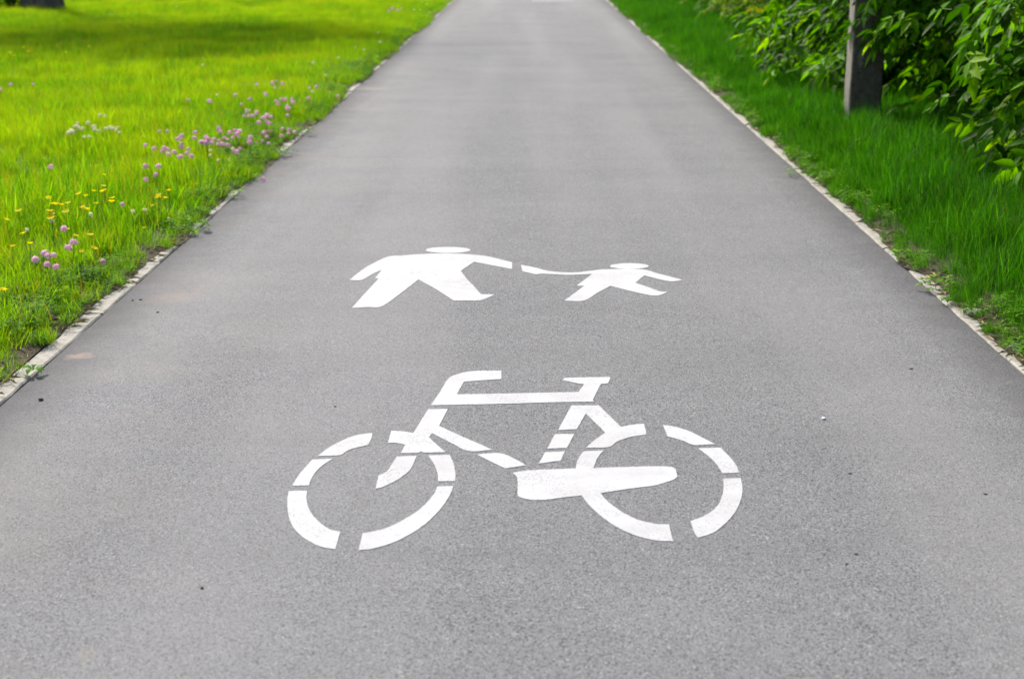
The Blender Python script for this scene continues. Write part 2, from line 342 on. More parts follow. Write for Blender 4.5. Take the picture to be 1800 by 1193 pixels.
BK = [('wheel_segment', [(262,598),(330,548),(400,510),(480,480),(575,464),(576,485),(555,535),(480,552),(430,570),(388,594)]),
 ('wheel_segment', [(228,620),(175,680),(140,725),(112,772),(208,770),(222,735),(250,690),(300,645),(350,615)]),
 ('wheel_segment', [(92,802),(84,850),(88,930),(110,1000),(150,1050),(210,1095),(290,1130),(362,1141),(392,1041),(330,1025),(270,985),(225,935),(200,880),(194,840),(200,802)]),
 ('wheel_segment', [(522,1048),(498,1147),(580,1138),(680,1110),(780,1065),(880,1000),(960,925),(1010,860),(1040,805),(1050,774),(957,776),(940,815),(900,865),(840,920),(760,970),(680,1010),(600,1035)]),
 ('wheel_segment', [(905,596),(1028,592),(1050,640),(1062,700),(1060,745),(962,747),(958,700),(940,650)]),
 ('head_tube', [(903,327),(1018,326),(967,424),(1100,485),(1278,563),(1140,571),(1050,530),(925,466),(908,490),(950,530),(985,560),(1006,578),(880,579),(864,570),(850,581),(743,583),(769,534),(720,523),(670,522),(688,452),(750,455),(818,465),(860,395)]),
 ('fork', [(722,602),(838,598),(805,670),(770,705),(720,740),(650,775),(596,791),(615,712),(660,690),(690,650)]),
 ('handlebar_and_top_tube', [(919,304),(970,230),(1020,150),(1070,125),(1130,110),(1200,104),(1330,103),(1330,152),(1200,160),(1112,168),(1070,241)]+s2([(60,235),(455,227),(486,182),(440,175),(360,158),(372,145),(500,142),(640,140),(626,177),(584,180),(537,272),(543,283),(300,287),(0,296)])),
 ('down_tube', [(1185,590),(1335,586),(1475,653),(1350,672)]),
 ('seat_stay', s2([(412,306),(572,305),(700,430),(765,418),(835,411),(851,475),(760,488),(680,515),(630,547),(497,552),(550,505),(610,463),(497,352),(444,443),(334,449),(370,385)])),
 ('seat_tube', s2([(316,473),(429,471),(387,552),(271,557)])),
 ('seat_tube', s2([(260,577),(375,573),(350,626),(222,643)])),
 ('chain_guard', s2([(70,697),(120,688),(200,680),(437,672),(450,620),(482,572),(600,567),(565,610),(541,670),(700,664),(900,659),(990,662),(1020,678),(1030,720),(1000,740),(900,770),(800,783),(700,797),(580,815),(620,860),(700,920),(800,970),(900,993),(980,997),(1005,1095),(920,1092),(820,1072),(700,1025),(600,960),(520,890),(472,829),(370,840),(280,852),(200,855),(130,845),(100,830),(98,740),(90,715)])),
 ('wheel_segment', s2([(946,419),(1020,430),(1110,460),(1190,500),(1250,530),(1128,535),(1060,510),(972,485)])),
 ('wheel_segment', s2([(1150,555),(1280,550),(1330,600),(1370,650),(1390,696),(1292,700),(1260,650),(1210,600)])),
 ('wheel_segment', s2([(1297,731),(1398,727),(1409,790),(1400,850),(1370,920),(1310,990),(1240,1045),(1150,1075),(1130,1045),(1107,977),(1170,955),(1230,920),(1270,880),(1290,830),(1300,780)]))]
for nm, pts in BK: paint(nm, pts, O1, Z, bike, org)
def ell(cx, cy, rx, ry): return [(cx+rx*math.cos(t), cy+ry*math.sin(t)) for t in np.linspace(0, 2*math.pi, 40, endpoint=False)]
org = at(745, 500); org.z = 0
ad = tag(empty('adult_marking', org), 'white painted walking adult figure, larger one reaching a hand to the child', 'road marking')
paint('body', [(80,405),(160,340),(260,270),(450,178),(600,163),(800,150),(1000,143),(1200,148),(1400,165),(1550,195),(1688,230),(1688,297),(1500,262),(1313,225),(1180,315),(1250,405),(1310,465),(1380,545),(1515,549),(1385,603),(1250,607),(1110,608),(935,495),(762,400),(620,510),(405,663),(250,672),(103,682),(230,540),(368,393),(333,386),(402,303),(300,350),(200,405)], (600, 420), 5.625, ad, org)
paint('head', ell(1055, 109, 220, 30), (600, 420), 5.625, ad, org, True)
org = at(1085, 500); org.z = 0
ch = tag(empty('child_marking', org), 'white painted running child figure, smaller one right of the adult', 'road marking')
paint('body', [(90,143),(230,170),(370,205),(600,218),(790,200),(930,187),(1280,187),(1450,230),(1690,292),(1550,304),(1310,247),(1218,320),(1340,360),(1460,403),(1540,408),(1465,441),(1370,443),(1150,395),(975,350),(850,415),(712,495),(515,497),(620,420),(712,350),(640,348),(792,233),(680,238),(570,243),(400,235),(290,230),(240,235),(105,207)], (900, 440), 5.625, ch, org)
paint('head', ell(1160, 155, 192, 28), (900, 440), 5.625, ch, org, True)
q0, q1 = at(935, 5, .004), at(1010, 5, .004)
fm = mesh('distant_marking', [(q0.x, q0.y, .004), (q1.x, q0.y, .004), (q1.x, q0.y+2.2, .004), (q0.x, q0.y+2.2, .004), (q0.x, q0.y, .0008), (q1.x, q0.y, .0008), (q1.x, q0.y+2.2, .0008), (q0.x, q0.y+2.2, .0008)],
          [(0, 1, 2, 3), (4, 5, 1, 0), (5, 6, 2, 1), (6, 7, 3, 2), (7, 4, 0, 3)], FADED)
tag(link('faded_marking', fm), 'faded pale painted marking far up the path at the top edge', 'road marking')

# ------------------------------------------------------------ grass
def blade(V, T, R, bx, by, h, w, az, lean, curl, r, base=0.0, seg=3):
    """one tapering, bent blade of grass"""
    n = len(V); ca, sa = math.cos(az), math.sin(az); fa = az+random.uniform(-1.2, 1.2)+math.pi/2; cx, cy = math.cos(fa)*w/2, math.sin(fa)*w/2
    x, y, z = bx, by, base; th = lean
    for s in range(seg+1):
        ww = (1, .92, .62, 0)[s] if seg == 3 else (1, .6, 0)[s]
        if s == seg: V.append((x, y, z)); R.append(r)
        else: V += [(x-cx*ww, y-cy*ww, z), (x+cx*ww, y+cy*ww, z)]; R += [r, r]
        st = h/seg; x += ca*math.sin(th)*st; y += sa*math.sin(th)*st; z += math.cos(th)*st; th += curl
    for s in range(seg-1):
        a = n+2*s; T += [(a, a+1, a+3), (a, a+3, a+2)]
    a = n+2*(seg-1); T.append((a, a+1, a+2))
def tuft(name, m, nb, rad, h0, h1, w0, w1, lean, curl, straw=0):
    V, T, R = [], [], []
    for _ in range(nb):
        a = random.uniform(0, 6.28); rr = rad*math.sqrt(random.random())
        blade(V, T, R, rr*math.cos(a), rr*math.sin(a), random.uniform(h0, h1)*(1.25 if _ % 13 == 0 else 1), random.uniform(w0, w1)*(1.9 if _ % 13 == 0 else 1), random.uniform(0, 6.28),
              abs(random.gauss(0, lean)), abs(random.gauss(0, curl)), random.random())
    for _ in range(straw):   # thin flowering stalks with a small head
        a = random.uniform(0, 6.28); rr = rad*math.sqrt(random.random()); x, y = rr*math.cos(a), rr*math.sin(a); hh = random.uniform(h1*1.05, h1*1.5)
        blade(V, T, R, x, y, hh, .0022, random.uniform(0, 6.28), random.uniform(0, .15), .08, random.uniform(.9, 1))
    return npmesh(name, V, T, m, R)
def trefoil(V, T, R, x, y, z, s, az, tilt, r):
    for q in range(3):
        a = az+q*2.094; ca, sa = math.cos(a), math.sin(a); n = len(V)
        for (u, v, dz) in ((0, 0, 0), (.45, .30, .05), (.85, .34, .0), (1.0, 0, -.12), (.85, -.34, .0), (.45, -.30, .05)):
            px, pyy = u*s, v*s; wx = x+ca*px-sa*pyy; wy = y+sa*px+ca*pyy
            V.append((wx, wy, z+dz*s+tilt*(wx-x)*.6+(.0 if v else -.03*s))); R.append(r)
        T += [(n, n+1, n+3), (n+1, n+2, n+3), (n, n+3, n+5), (n+3, n+4, n+5)]
def clover_tuft(name, nl, rad, h0, h1, s0=.010, s1=.017, ex=1.0):
    V, T, R = [], [], []
    for _ in range(nl):
        a = random.uniform(0, 6.28); rr = rad*math.sqrt(random.random()); x, y = rr*math.cos(a)*ex, rr*math.sin(a); h = random.uniform(h0, h1)*(1-.5*rr/rad)
        trefoil(V, T, R, x, y, h, random.uniform(s0, s1), random.uniform(0, 6.28), random.uniform(-.8, .8), random.random())
        n = len(V); V += [(x*.6, y*.6, 0), (x*.6+.0015, y*.6, 0), (x, y, h)]; R += [.2]*3; T.append((n, n+1, n+2))
    return npmesh(name, V, T, CLOVER, R)
def src(name, meshes):
    col = bpy.data.collections.new(name)
    for i, me in enumerate(meshes):
        o = bpy.data.objects.new('%s_source_%02d' % (name, i), me); col.objects.link(o)
    return col
def scatter(name, P, col, nvar, rot, scl, label, cat):
    me = bpy.data.meshes.new(name); me.vertices.add(len(P)); me.vertices.foreach_set('co', np.asarray(P, dtype=np.float32).ravel())
    a = me.attributes.new('turn', 'FLOAT_VECTOR', 'POINT'); a.data.foreach_set('vector', np.asarray(rot, dtype=np.float32).ravel())
    a = me.attributes.new('size', 'FLOAT', 'POINT'); a.data.foreach_set('value', np.asarray(scl, dtype=np.float32))
    a = me.attributes.new('pick', 'INT', 'POINT'); a.data.foreach_set('value', rng.integers(0, nvar, len(P)).astype(np.int32))
    me.update(); o = link(name, me)
    g = bpy.data.node_groups.new(name, 'GeometryNodeTree')
    g.interface.new_socket('Geometry', in_out='INPUT', socket_type='NodeSocketGeometry'); g.interface.new_socket('Geometry', in_out='OUTPUT', socket_type='NodeSocketGeometry')
    gi, go = g.nodes.new('NodeGroupInput'), g.nodes.new('NodeGroupOutput'); ip = g.nodes.new('GeometryNodeInstanceOnPoints')
    ci = g.nodes.new('GeometryNodeCollectionInfo'); ci.inputs['Collection'].default_value = col; ci.inputs['Separate Children'].default_value = True; ci.inputs['Reset Children'].default_value = True
    def na(t, nm):
        q = g.nodes.new('GeometryNodeInputNamedAttribute'); q.data_type = t; q.inputs[0].default_value = nm; return q.outputs[0]
    L = g.links.new; L(gi.outputs[0], ip.inputs['Points']); L(ci.outputs[0], ip.inputs['Instance']); ip.inputs['Pick Instance'].default_value = True
    L(na('INT', 'pick'), ip.inputs['Instance Index']); L(na('FLOAT_VECTOR', 'turn'), ip.inputs['Rotation']); L(na('FLOAT', 'size'), ip.inputs['Scale'])
    L(ip.outputs[0], go.inputs[0]); md = o.modifiers.new('scatter', 'NODES'); md.node_group = g
    return tag(o, label, cat, kind='stuff')
def cells(x0, x1, y0, y1, dens):
    n = int((x1-x0)*(y1-y0)*dens); return rng.uniform(x0, x1, n), rng.uniform(y0, y1, n)
def turf(name, sgn, xmax, dens, col, nvar, label, hmul):
    P, Rr, Sc = [], [], []
    for (ya, yb, xw, dn) in [(y, y+2, xmax(y+2), dens*(1.0 if y < 14 else .75 if y < 24 else .55)) for y in range(2, 46, 2)]:
        X, Y = cells(HW-.02, xw, ya, yb, dn)
        for x, y in zip(X, Y):
            w = bare(sgn, y)+HW
            if x < w-.004: continue
            e = x-w; s = hmul(sgn*x, y, e); ln = .0
            if e < .12: ln = random.uniform(-.1, .6)
            P.append((sgn*x, y, (gz(sgn*x, y) if x > 1.95 else .012))); Rr.append((random.uniform(-.12, .12), -sgn*ln+random.uniform(-.12, .12), random.uniform(0, 6.28) if e > .1 else random.uniform(-.5, .5))); Sc.append(s)
    return scatter(name, P, col, nvar, Rr, Sc, label, 'grass')
cl = src('meadow_tufts', [tuft('meadow_tuft', G_LEFT, 60, .078, .05, .145, .0018, .0038, .36, .24, 3 if i % 3 == 0 else 0) for i in range(14)])
cr = src('verge_tufts', [tuft('verge_tuft', G_RIGHT, 64, .075, .08, .20, .0016, .0034, .25, .24, 1 if i % 4 == 0 else 0) for i in range(14)])
def hl(x, y, e):
    s = .95+.45*n1(x, y, 1.1, 2.0)+.2*n1(x, y, 4, 5); s *= .45+.55*min(1, e/.24); return max(.3, s*random.uniform(.8, 1.2))
def hr(x, y, e):
    s = 1.0+.35*n1(x, y, .9, 6.0)+.25*n1(x, y, 4, 5); s *= .38+.62*min(1, e/.35); return max(.3, s*random.uniform(.8, 1.2))
turf('meadow_grass', -1, lambda y: 1.9+.385*y+2.0, 130, cl, 14, 'bright yellow green meadow grass left of the path', hl)
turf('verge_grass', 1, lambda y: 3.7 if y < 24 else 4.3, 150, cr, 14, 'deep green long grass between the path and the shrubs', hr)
# clover leaves growing through the edge of the meadow
cc = src('clover_tufts', [clover_tuft('clover_tuft', 26, .07, .05, .12) for i in range(6)])
P, Rr, Sc = [], [], []
for _ in range(3600):
    y = random.uniform(4, 26); e = random.expovariate(1/.35); x = HW+bare(-1, y)+e+.01
    if e > 1.2 or n1(x, y, 1.4, 9.0)+(.12-e*.3)+(.25 if 8.5 < y < 14 else 0) < .02: continue
    P.append((-x, y, gz(-x, y) if x > 1.95 else .012)); Rr.append((random.uniform(-.2, .2), random.uniform(0, .4) if e < .15 else 0, random.uniform(-.6, .6))); Sc.append(random.uniform(.6, 1.0)*(.5 if e < .1 else 1.0))
scatter('clover_leaves', P, cc, 6, Rr, Sc, 'low clover leaves growing through the meadow edge', 'clover')
P, Rr, Sc = [], [], []
for _ in range(420):
    y = random.uniform(4, 24); e = random.expovariate(1/.12); x = HW+bare(1, y)+e+.01
    if e > .5 or n1(x, y, 2.4, 19.0) < .05: continue
    P.append((x, y, gz(x, y) if x > 1.95 else .012)); Rr.append((0, random.uniform(-.3, 0), random.uniform(-.6, .6))); Sc.append(random.uniform(.5, .95))
scatter('verge_herbs', P, cc, 6, Rr, Sc, 'small round leaved herbs along the right kerb', 'ground cover')
# straw and dead stalks caught on both kerbs
V, T, R = [], [], []
for sgn, cnt in ((-1, 1300), (1, 1200)):
    for _ in range(cnt):
        y = 4+26*random.random()**1.6; x = sgn*(HW+bare(sgn, y)+random.gauss(.03, .035)); 
        if abs(x) < HW+.004: continue
        n = len(V); L = random.uniform(.02, .09); a = random.uniform(0, 6.28); w = random.uniform(.0008, .0018); z = .012+random.uniform(0, .008)
        dx, dy = math.cos(a)*L, math.sin(a)*L
        if abs(x+dx) < HW-.03: dx = -dx
        V += [(x-math.sin(a)*w, y+math.cos(a)*w, z), (x+math.sin(a)*w, y-math.cos(a)*w, z), (x+dx*.5, y+dy*.5, z+.008), (x+dx, y+dy, z-.003)]; R += [0]*4
        T += [(0+n, 1+n, 2+n), (0+n, 2+n, 3+n)]
tag(link('dry_litter', npmesh('dry_litter', V, T, STRAW, R)), 'dead brown stalks and straw caught along the kerbs', 'litter', kind='stuff')

# ------------------------------------------------------------ weeds spilling over the kerbs
WEEDS = [(345, 398, .13, 60, 'dark clover clump spilling over the left kerb onto the asphalt'),
         (505, 266, .20, 70, 'dense clover clump below the pink blossoms at the left kerb'),
         (575, 232, .20, 50, 'small green clump at the left kerb beyond the pink blossoms'),
         (430, 338, .12, 36, 'low flat weed on the left kerb before the pink blossoms'),
         (725, 75, .45, 70, 'dark green clump in the shaded grass edge by the far path'),
         (218, 645, .05, 0, ''), (1565, 452, .10, 30, 'small weed with round leaves on the right kerb'),
         (1640, 500, .09, 34, 'short leafy weed at the right kerb beside bare soil'), (1440, 300, .22, 60, 'pale green weed patch in the verge grass'),
         (1330, 135, .30, 50, 'pale weed patch in the verge near the shrubs')]
for (px, pyy, rad, nl, lab) in WEEDS:
    if not nl: continue
    p = at(px, pyy, .03); p.z = .004; sg = 1 if p.x > 0 else -1
    if abs(p.x) < HW+.12: p.x = sg*(HW+max(.02, rad*.45))
    o = link('weed_clump', clover_tuft('weed_clump', nl, rad, .03, .09, .014, .024)); o.location = p; tag(o, lab, 'weed')
def rosette(name, n, L, wd, m, droop=.5):
    V, T, R = [], [], []
    for i in range(n):
        a = i*2.4+random.uniform(-.3, .3); l = L*random.uniform(.7, 1.1); ca, sa = math.cos(a), math.sin(a); b = len(V); r = random.random()
        for (u, w, z) in ((0, 0, .0), (.35, .6, .12), (.7, 1, .13), (1, 0, .10-droop*.2)):
            x = u*l
            for s in ((-1, 1) if w else (0,)): V.append((ca*x-sa*s*w*wd, sa*x+ca*s*w*wd, z*l+(.006 if s else 0))); R.append(r)
        T += [(b, b+2, b+1), (b+1, b+2, b+4), (b+1, b+4, b+3), (b+3, b+4, b+5)]
    return npmesh(name, V, T, m, R)
DUSTY = mat_leaf('felted_leaf', [(0, (.12, .2, .10)), (1, (.34, .42, .30))], ro=.8)
for (px, pyy, n, L, wd, m, lab) in ((58, 650, 7, .055, .011, CLOVER, 'flat leafy weed lying over the left kerb near the picture edge'),
                                    (1708, 548, 8, .05, .010, DUSTY, 'pale grey felted weed on the right kerb'),
                                    (1665, 528, 7, .045, .009, CLOVER, 'dark green weed on the right kerb beside the pale felted weed'),
                                    (1790, 612, 8, .05, .010, DUSTY, 'greyish weed at the right kerb by the picture edge')):
    o = link('weed', rosette('weed', n, L, wd, m)); p = at(px, pyy, .02); p.z = .018; o.location = p; tag(o, lab, 'weed')

# ------------------------------------------------------------ flowers
def globe_head(name, r, m, pet=46):
    V, T = [], []
    for i in range(pet):
        u = 1-2*(i+.5)/pet
        if u < -.55: continue
        a = i*2.399963; s = math.sqrt(1-u*u); d = Vector((s*math.cos(a), s*math.sin(a), u*.9)); t = Vector((-math.sin(a), math.cos(a), 0)); up = d.cross(t)
        b = len(V); c = d*r*.45; tip = d*r*random.uniform(.9, 1.12)+Vector((0, 0, r*.12))
        V += [c-t*r*.16, c+t*r*.16, c+up*r*.18, tip-t*r*.10, tip+t*r*.10]
        T += [(b, b+1, b+4), (b, b+4, b+3), (b+1, b+2, b+4), (b+2, b, b+3), (b+3, b+4, b+2)]
    return npmesh(name, V, T, m)
def cup_head(name, r, m):
    V, T = [(0, 0, 0)], []
    for q in range(5):
        a = q*1.2566; b = len(V)
        for (u, v, z) in ((.4, .35, .25), (.95, .5, .5), (1.1, 0, .52), (.95, -.5, .5), (.4, -.35, .25)):
            V.append((r*(u*math.cos(a)-v*math.sin(a)), r*(u*math.sin(a)+v*math.cos(a)), r*z))
        T += [(0, b, b+4), (b, b+1, b+2), (b, b+2, b+4), (b+4, b+2, b+3)]
    b = len(V); V += [(.2*r, 0, .3*r), (-.1*r, .18*r, .3*r), (-.1*r, -.18*r, .3*r), (0, 0, .55*r)]; T += [(b, b+1, b+3), (b+1, b+2, b+3), (b+2, b, b+3)]
    return npmesh(name, V, T, m)
def stem_mesh(h, bx, by):
    V, T = [], []
    for k in range(5):
        t = k/4; x = bx*(1-t)**1.6; y = by*(1-t)**1.6; z = -h*(1-t)
        for q in range(3): V.append((x+.0012*math.cos(q*2.1), y+.0012*math.sin(q*2.1), z))
        if k:
            for q in range(3):
                a = (k-1)*3+q; b = (k-1)*3+(q+1) % 3; T += [(a, b, b+3), (a, b+3, a+3)]
    return npmesh('stem', V, T, STEM)
HP = [globe_head('clover_head', .0172, PINK) for _ in range(4)]; HWt = [globe_head('clover_head', .012, PALE) for _ in range(3)]; HY = [cup_head('buttercup_head', .0140, YEL) for _ in range(2)]
STM = [stem_mesh(.24, random.uniform(-.04, .04), random.uniform(-.04, .04)) for _ in range(8)]
def flower(name, px, pyy, heads, lab, cat, grp, h=.17, sc=1.0):
    hh = h*random.uniform(.85, 1.15); p = at(px, pyy, hh)
    if abs(p.x) < HW+.1: p = at(px, pyy, .06); hh = .06
    g = gz(p.x, p.y); r = tag(empty(name, (p.x, p.y, g)), lab, cat, grp)
    hd = link('flower_head', random.choice(heads), r, (0, 0, hh-g)); hd.rotation_euler = (random.uniform(-.35, .35), random.uniform(-.35, .35), random.uniform(0, 6.28)); s = sc*random.uniform(.75, 1.2)*(1.1 if cat == 'clover flower' else 1.0); hd.scale = (s, s, s)
    st = link('stem', random.choice(STM), r, (0, 0, hh-g)); st.scale = (1, 1, max(.1, (hh-g)/.24)); return r
Z6 = lambda L: [(240+a/4.737, 130+b/4.737) for a, b in L]
ZA = lambda L: [(a/3.978, b/3.978) for a, b in L]
ZB = lambda L: [(a/3.978, 260+b/3.978) for a, b in L]
near_patch = Z6([(150,628),(215,650),(232,622),(258,635),(312,658),(345,548),(373,525),(378,585),(372,615),(432,630),(365,695),(455,692),(480,540),(540,575),(578,530),(577,572),(650,552),(625,580),(678,592),(682,452),(697,488),(730,535),(757,548),(775,495),(818,472),(858,480),(845,500),(852,530),(945,530),(942,578),(1000,580),(1120,488),(1088,528),(1052,568),(1215,465),(1265,500),(1317,490),(1060,495),(860,628),(812,640),(757,598),(1100,585),(800,535),(610,560),(590,548),(835,478)])
far_patch = Z6([(1020,410),(1050,370),(1085,350),(1118,365),(1085,402),(1110,418),(895,355),(972,355),(998,325),(1000,338),(875,255),(943,215),(822,182),(1073,170),(1078,182),(1000,92),(1133,78),(1152,118),(1218,85),(1160,230),(1180,255),(1232,222),(1240,215),(1305,245),(1272,290),(1258,350),(1295,210)])
ex = random.Random(3)
near_patch += [(a+ex.gauss(0, 7), b+ex.gauss(0, 5)) for a, b in ex.sample(near_patch, 22)]
far_patch += [(a+ex.gauss(0, 8), b+ex.gauss(0, 5)) for a, b in ex.sample(far_patch, 10)]
for q in near_patch: flower('clover_flower', *q, HP, 'pink clover blossom in the dense patch before the path bends into view at left', 'clover flower', 'pink clover blossoms of the dense left patch')
for o in [o for o in C.objects if o.get('group') == 'pink clover blossoms of the dense left patch']: o['label'] = 'pink clover blossom in the dense patch of blossoms in the left meadow'
for q in far_patch: flower('clover_flower', *q, HP, 'paler pink clover blossom in the loose drift just beyond the dense patch', 'clover flower', 'pink clover blossoms behind the dense patch')
for q in Z6([(1438,120),(1463,150),(1500,112),(1612,158),(1675,188),(1432,208)]): flower('clover_flower', *q, HP, 'pink clover blossom near the left path edge beyond the patches', 'clover flower', 'pink clover blossoms near the far left path edge', .15)
for q in Z6([(78,775),(183,775),(160,845),(78,885)]): flower('clover_flower', *q, HP, 'pink clover blossom just in front of the left end of the dense patch', 'clover flower', 'pink clover blossoms in front of the dense patch')
for q in Z6([(620,235),(600,228),(432,220),(190,480),(255,480)]): flower('clover_flower', *q, HP, 'faint pink clover blossom standing behind the dense patch in yellow grass', 'clover flower', 'faint pink clover blossoms in yellow grass', sc=.9)
for q in ZB([(305,738),(315,745),(335,760),(375,755),(248,788),(330,823),(395,838)]): flower('clover_flower', *q, HP, 'large pink clover blossom in the cluster nearest the camera', 'clover flower', 'large pink clover blossoms of the nearest cluster', .15)
for q, l in zip(ZB([(718,800), (855,400), (515,668), (478,705), (450,572), (590,870), (355,140)]),
    ['lone pink clover blossom nearest the left kerb', 'lone pink clover blossom above dark clover leaves by the buttercups', 'upper of two pink clover blossoms behind the nearest cluster', 'lower of two pink clover blossoms behind the nearest cluster',
     'pale pink clover blossom touching a yellow buttercup', 'withered pink clover blossom low in the near grass', 'small pink clover blossom alone in the left meadow']): flower('clover_flower', *q, HP, l, 'clover flower', None, .15)
for q in ZA([(75,595),(235,592),(3,630)]): flower('clover_flower', *q, HP, 'lone pink clover blossom at the far left of the meadow', 'clover flower', 'pink clover blossoms at the far left of the meadow', sc=1.2)
for (px, pyy) in ((690, 16), (698, 19), (683, 20), (705, 17)): flower('clover_flower', px, pyy, HP, 'tiny pink clover blossom in the small far patch by the path', 'clover flower', 'pink clover blossoms of the far patch', sc=1.7)
fl = tag(link('fallen_blossom', HP[0]), 'small pink blossom lying on the asphalt beside the left kerb', 'blossom'); fl.location = at(462, 315, .012); fl.rotation_euler = (1.3, 0, .5); fl.scale = (.8,)*3
for q in ZA([(495,915),(510,925),(525,890),(545,865),(540,885),(550,900),(575,905),(615,865),(655,890),(660,912),(690,920),(740,905),(760,900),(775,890),(790,905),(810,912),(825,895),(835,930),(480,935),(700,810),(735,815),(625,960),(590,960)]):
    flower('white_clover_flower', *q, HWt, 'creamy white clover blossom in the pale patch left of the pink ones', 'clover flower', 'white clover blossoms of the pale patch', .19, 1.35)
for q in ZB([(635,470),(365,518),(190,575),(930,448),(1015,438),(1180,500)]): flower('white_clover_flower', *q, HWt, 'single white clover blossom among the buttercups', 'clover flower', 'white clover blossoms among the buttercups', .14)
for q in Z6([(940,305),(915,300),(672,178),(838,665),(800,625),(680,720),(770,720),(615,640),(615,680)]): flower('white_clover_flower', *q, HWt, 'whitish clover blossom mixed in with the pink patch', 'clover flower', 'white clover blossoms within the pink patch')
for (px, pyy) in ((742, 4), (750, 8), (755, 22), (738, 18), (728, 18), (762, 10), (665, 58), (668, 75), (640, 88), (625, 84), (664, 100), (595, 102), (550, 112), (573, 133), (356, 115), (310, 12)):
    flower('white_clover_flower', px, pyy, HWt, 'pale blossom dotted in the far grass near the path', 'clover flower', 'pale blossoms dotted in the far grass', sc=1.3)
for q in ZB([(338,350),(345,356),(370,392),(384,397),(398,395),(430,400),(475,390),(553,325),(602,338),(725,270),(716,308),(728,300),(730,190),(785,355),(780,380),(580,418),(598,424),(612,432),(460,450),(360,468),(350,495),(368,493),(345,445),(132,445),(45,505),(670,390),(655,305)]):
    flower('buttercup', *q, HY, 'yellow buttercup in the scattered drift at left', 'buttercup', 'yellow buttercups of the left drift', .2)
for q in ZB([(1335,238),(1380,256)]): flower('buttercup', *q, HY, 'yellow buttercup of the pair nearest the pink patch', 'buttercup', 'pair of yellow buttercups by the pink patch', .2, 1.15)
for q in ZB([(1110,335),(1100,350),(1118,345),(1155,352),(1065,405),(1182,300)]): flower('buttercup', *q, HY, 'small yellow buttercup below the pair near the path edge', 'buttercup', 'small yellow buttercups near the path edge', .18, .9)
for q in ZB([(1008,562),(478,570),(528,617),(633,612),(210,672),(655,705),(570,725),(165,600),(90,690)]): flower('buttercup', *q, HY, 'single yellow buttercup between the drift and the nearest pink cluster', 'buttercup', 'single yellow buttercups in the near grass', .17)
for q in ZB([(12,995),(30,996)]): flower('buttercup', *q, HY, 'yellow buttercup at the left picture edge low down', 'buttercup', 'yellow buttercups at the left picture edge', .17)
for q in ZA([(165,335),(200,362),(70,370),(400,328),(95,390),(625,330),(460,370)]): flower('buttercup', *q, HY, 'blurred yellow flower in the shaded far grass', 'buttercup', 'yellow flowers in the shaded far grass', .2, 1.2)

ONES = ['', 'first', 'second', 'third', 'fourth', 'fifth', 'sixth', 'seventh', 'eighth', 'ninth', 'tenth', 'eleventh', 'twelfth', 'thirteenth', 'fourteenth',
        'fifteenth', 'sixteenth', 'seventeenth', 'eighteenth', 'nineteenth']
def ordinal(n):
    if n < 20: return ONES[n]
    t, u = divmod(n, 10); return (['', '', 'twentieth', 'thirtieth', 'fortieth', 'fiftieth', 'sixtieth', 'seventieth'][t] if u == 0 else ['', '', 'twenty', 'thirty', 'forty', 'fifty', 'sixty', 'seventy'][t]+' '+ONES[u])
fg = {}
for o in C.objects:
    if o.get('category') in ('clover flower', 'buttercup') and o.get('group'): fg.setdefault(o['group'], []).append(o)
for g_, L_ in fg.items():
    L_.sort(key=lambda o: (o.location.x/o.location.y))
    for i_, o in enumerate(L_): o['label'] = '%s from the left of the %s' % (ordinal(i_+1), g_)

# ------------------------------------------------------------ bits on the asphalt
def chip(name, m, s, k):
    bm = bmesh.new(); bmesh.ops.create_icosphere(bm, subdivisions=2, radius=1)
    for v in bm.verts: v.co *= 1+.35*mnoise.noise(v.co*1.3+Vector((k, 0, 0)))
    bmesh.ops.scale(bm, vec=s, verts=bm.verts); bm.to_mesh(me := bpy.data.meshes.new(name)); bm.free(); me.materials.append(m); return me
for k, (px, pyy, m, s, nm, lab, cat) in enumerate((
    (72, 702, PEB, (.009, .009, .005), 'pebble', 'dark clod of dirt on the asphalt near the left kerb', 'pebble'),
    (233, 527, PEB, (.006, .006, .003), 'pebble', 'left of two dark crumbs on the asphalt by the left kerb', 'pebble'),
    (247, 526, PEB, (.007, .006, .003), 'pebble', 'right of two dark crumbs on the asphalt by the left kerb', 'pebble'),
    (277, 548, PEB, (.005, .006, .003), 'pebble', 'tiny dark crumb just below the two by the left kerb', 'pebble'),
    (355, 1032, TWB, (.004, .003, .003), 'bark_chip', 'small brown chip at the lower left of the asphalt', 'bark chip'),
    (1505, 972, TWB, (.005, .0025, .002), 'bark_chip', 'brown chip at the lower right of the asphalt', 'bark chip'),
    (1488, 989, PEB, (.003, .003, .002), 'pebble', 'tiny dark crumb below the brown chip at lower right', 'pebble'),
    (1494, 831, PEB, (.007, .003, .002), 'pebble', 'dark crumb on the asphalt below the shiny scrap', 'pebble'),
    (1732, 867, TWB, (.006, .002, .002), 'bark_chip', 'thin brown chip near the right picture edge', 'bark chip'),
    (589, 713, PEB, (.005, .004, .002), 'pebble', 'dark crumb left of the painted handlebar', 'pebble'),
    (1448, 735, FOIL, (.007, .007, .004), 'foil_scrap', 'shiny silver scrap lying on the asphalt right of the bicycle symbol', 'scrap'),
    (1602, 647, TWB, (.009, .003, .002), 'bark_chip', 'dark sliver on the asphalt near the right kerb', 'bark chip'))):
    p = at(px, pyy, .003); o = link(nm, chip(nm, m, s, k*3.1)); o.location = (p.x, p.y, s[2]*.8); o.rotation_euler = (0, 0, random.uniform(-.6, .6)); tag(o, lab, cat)

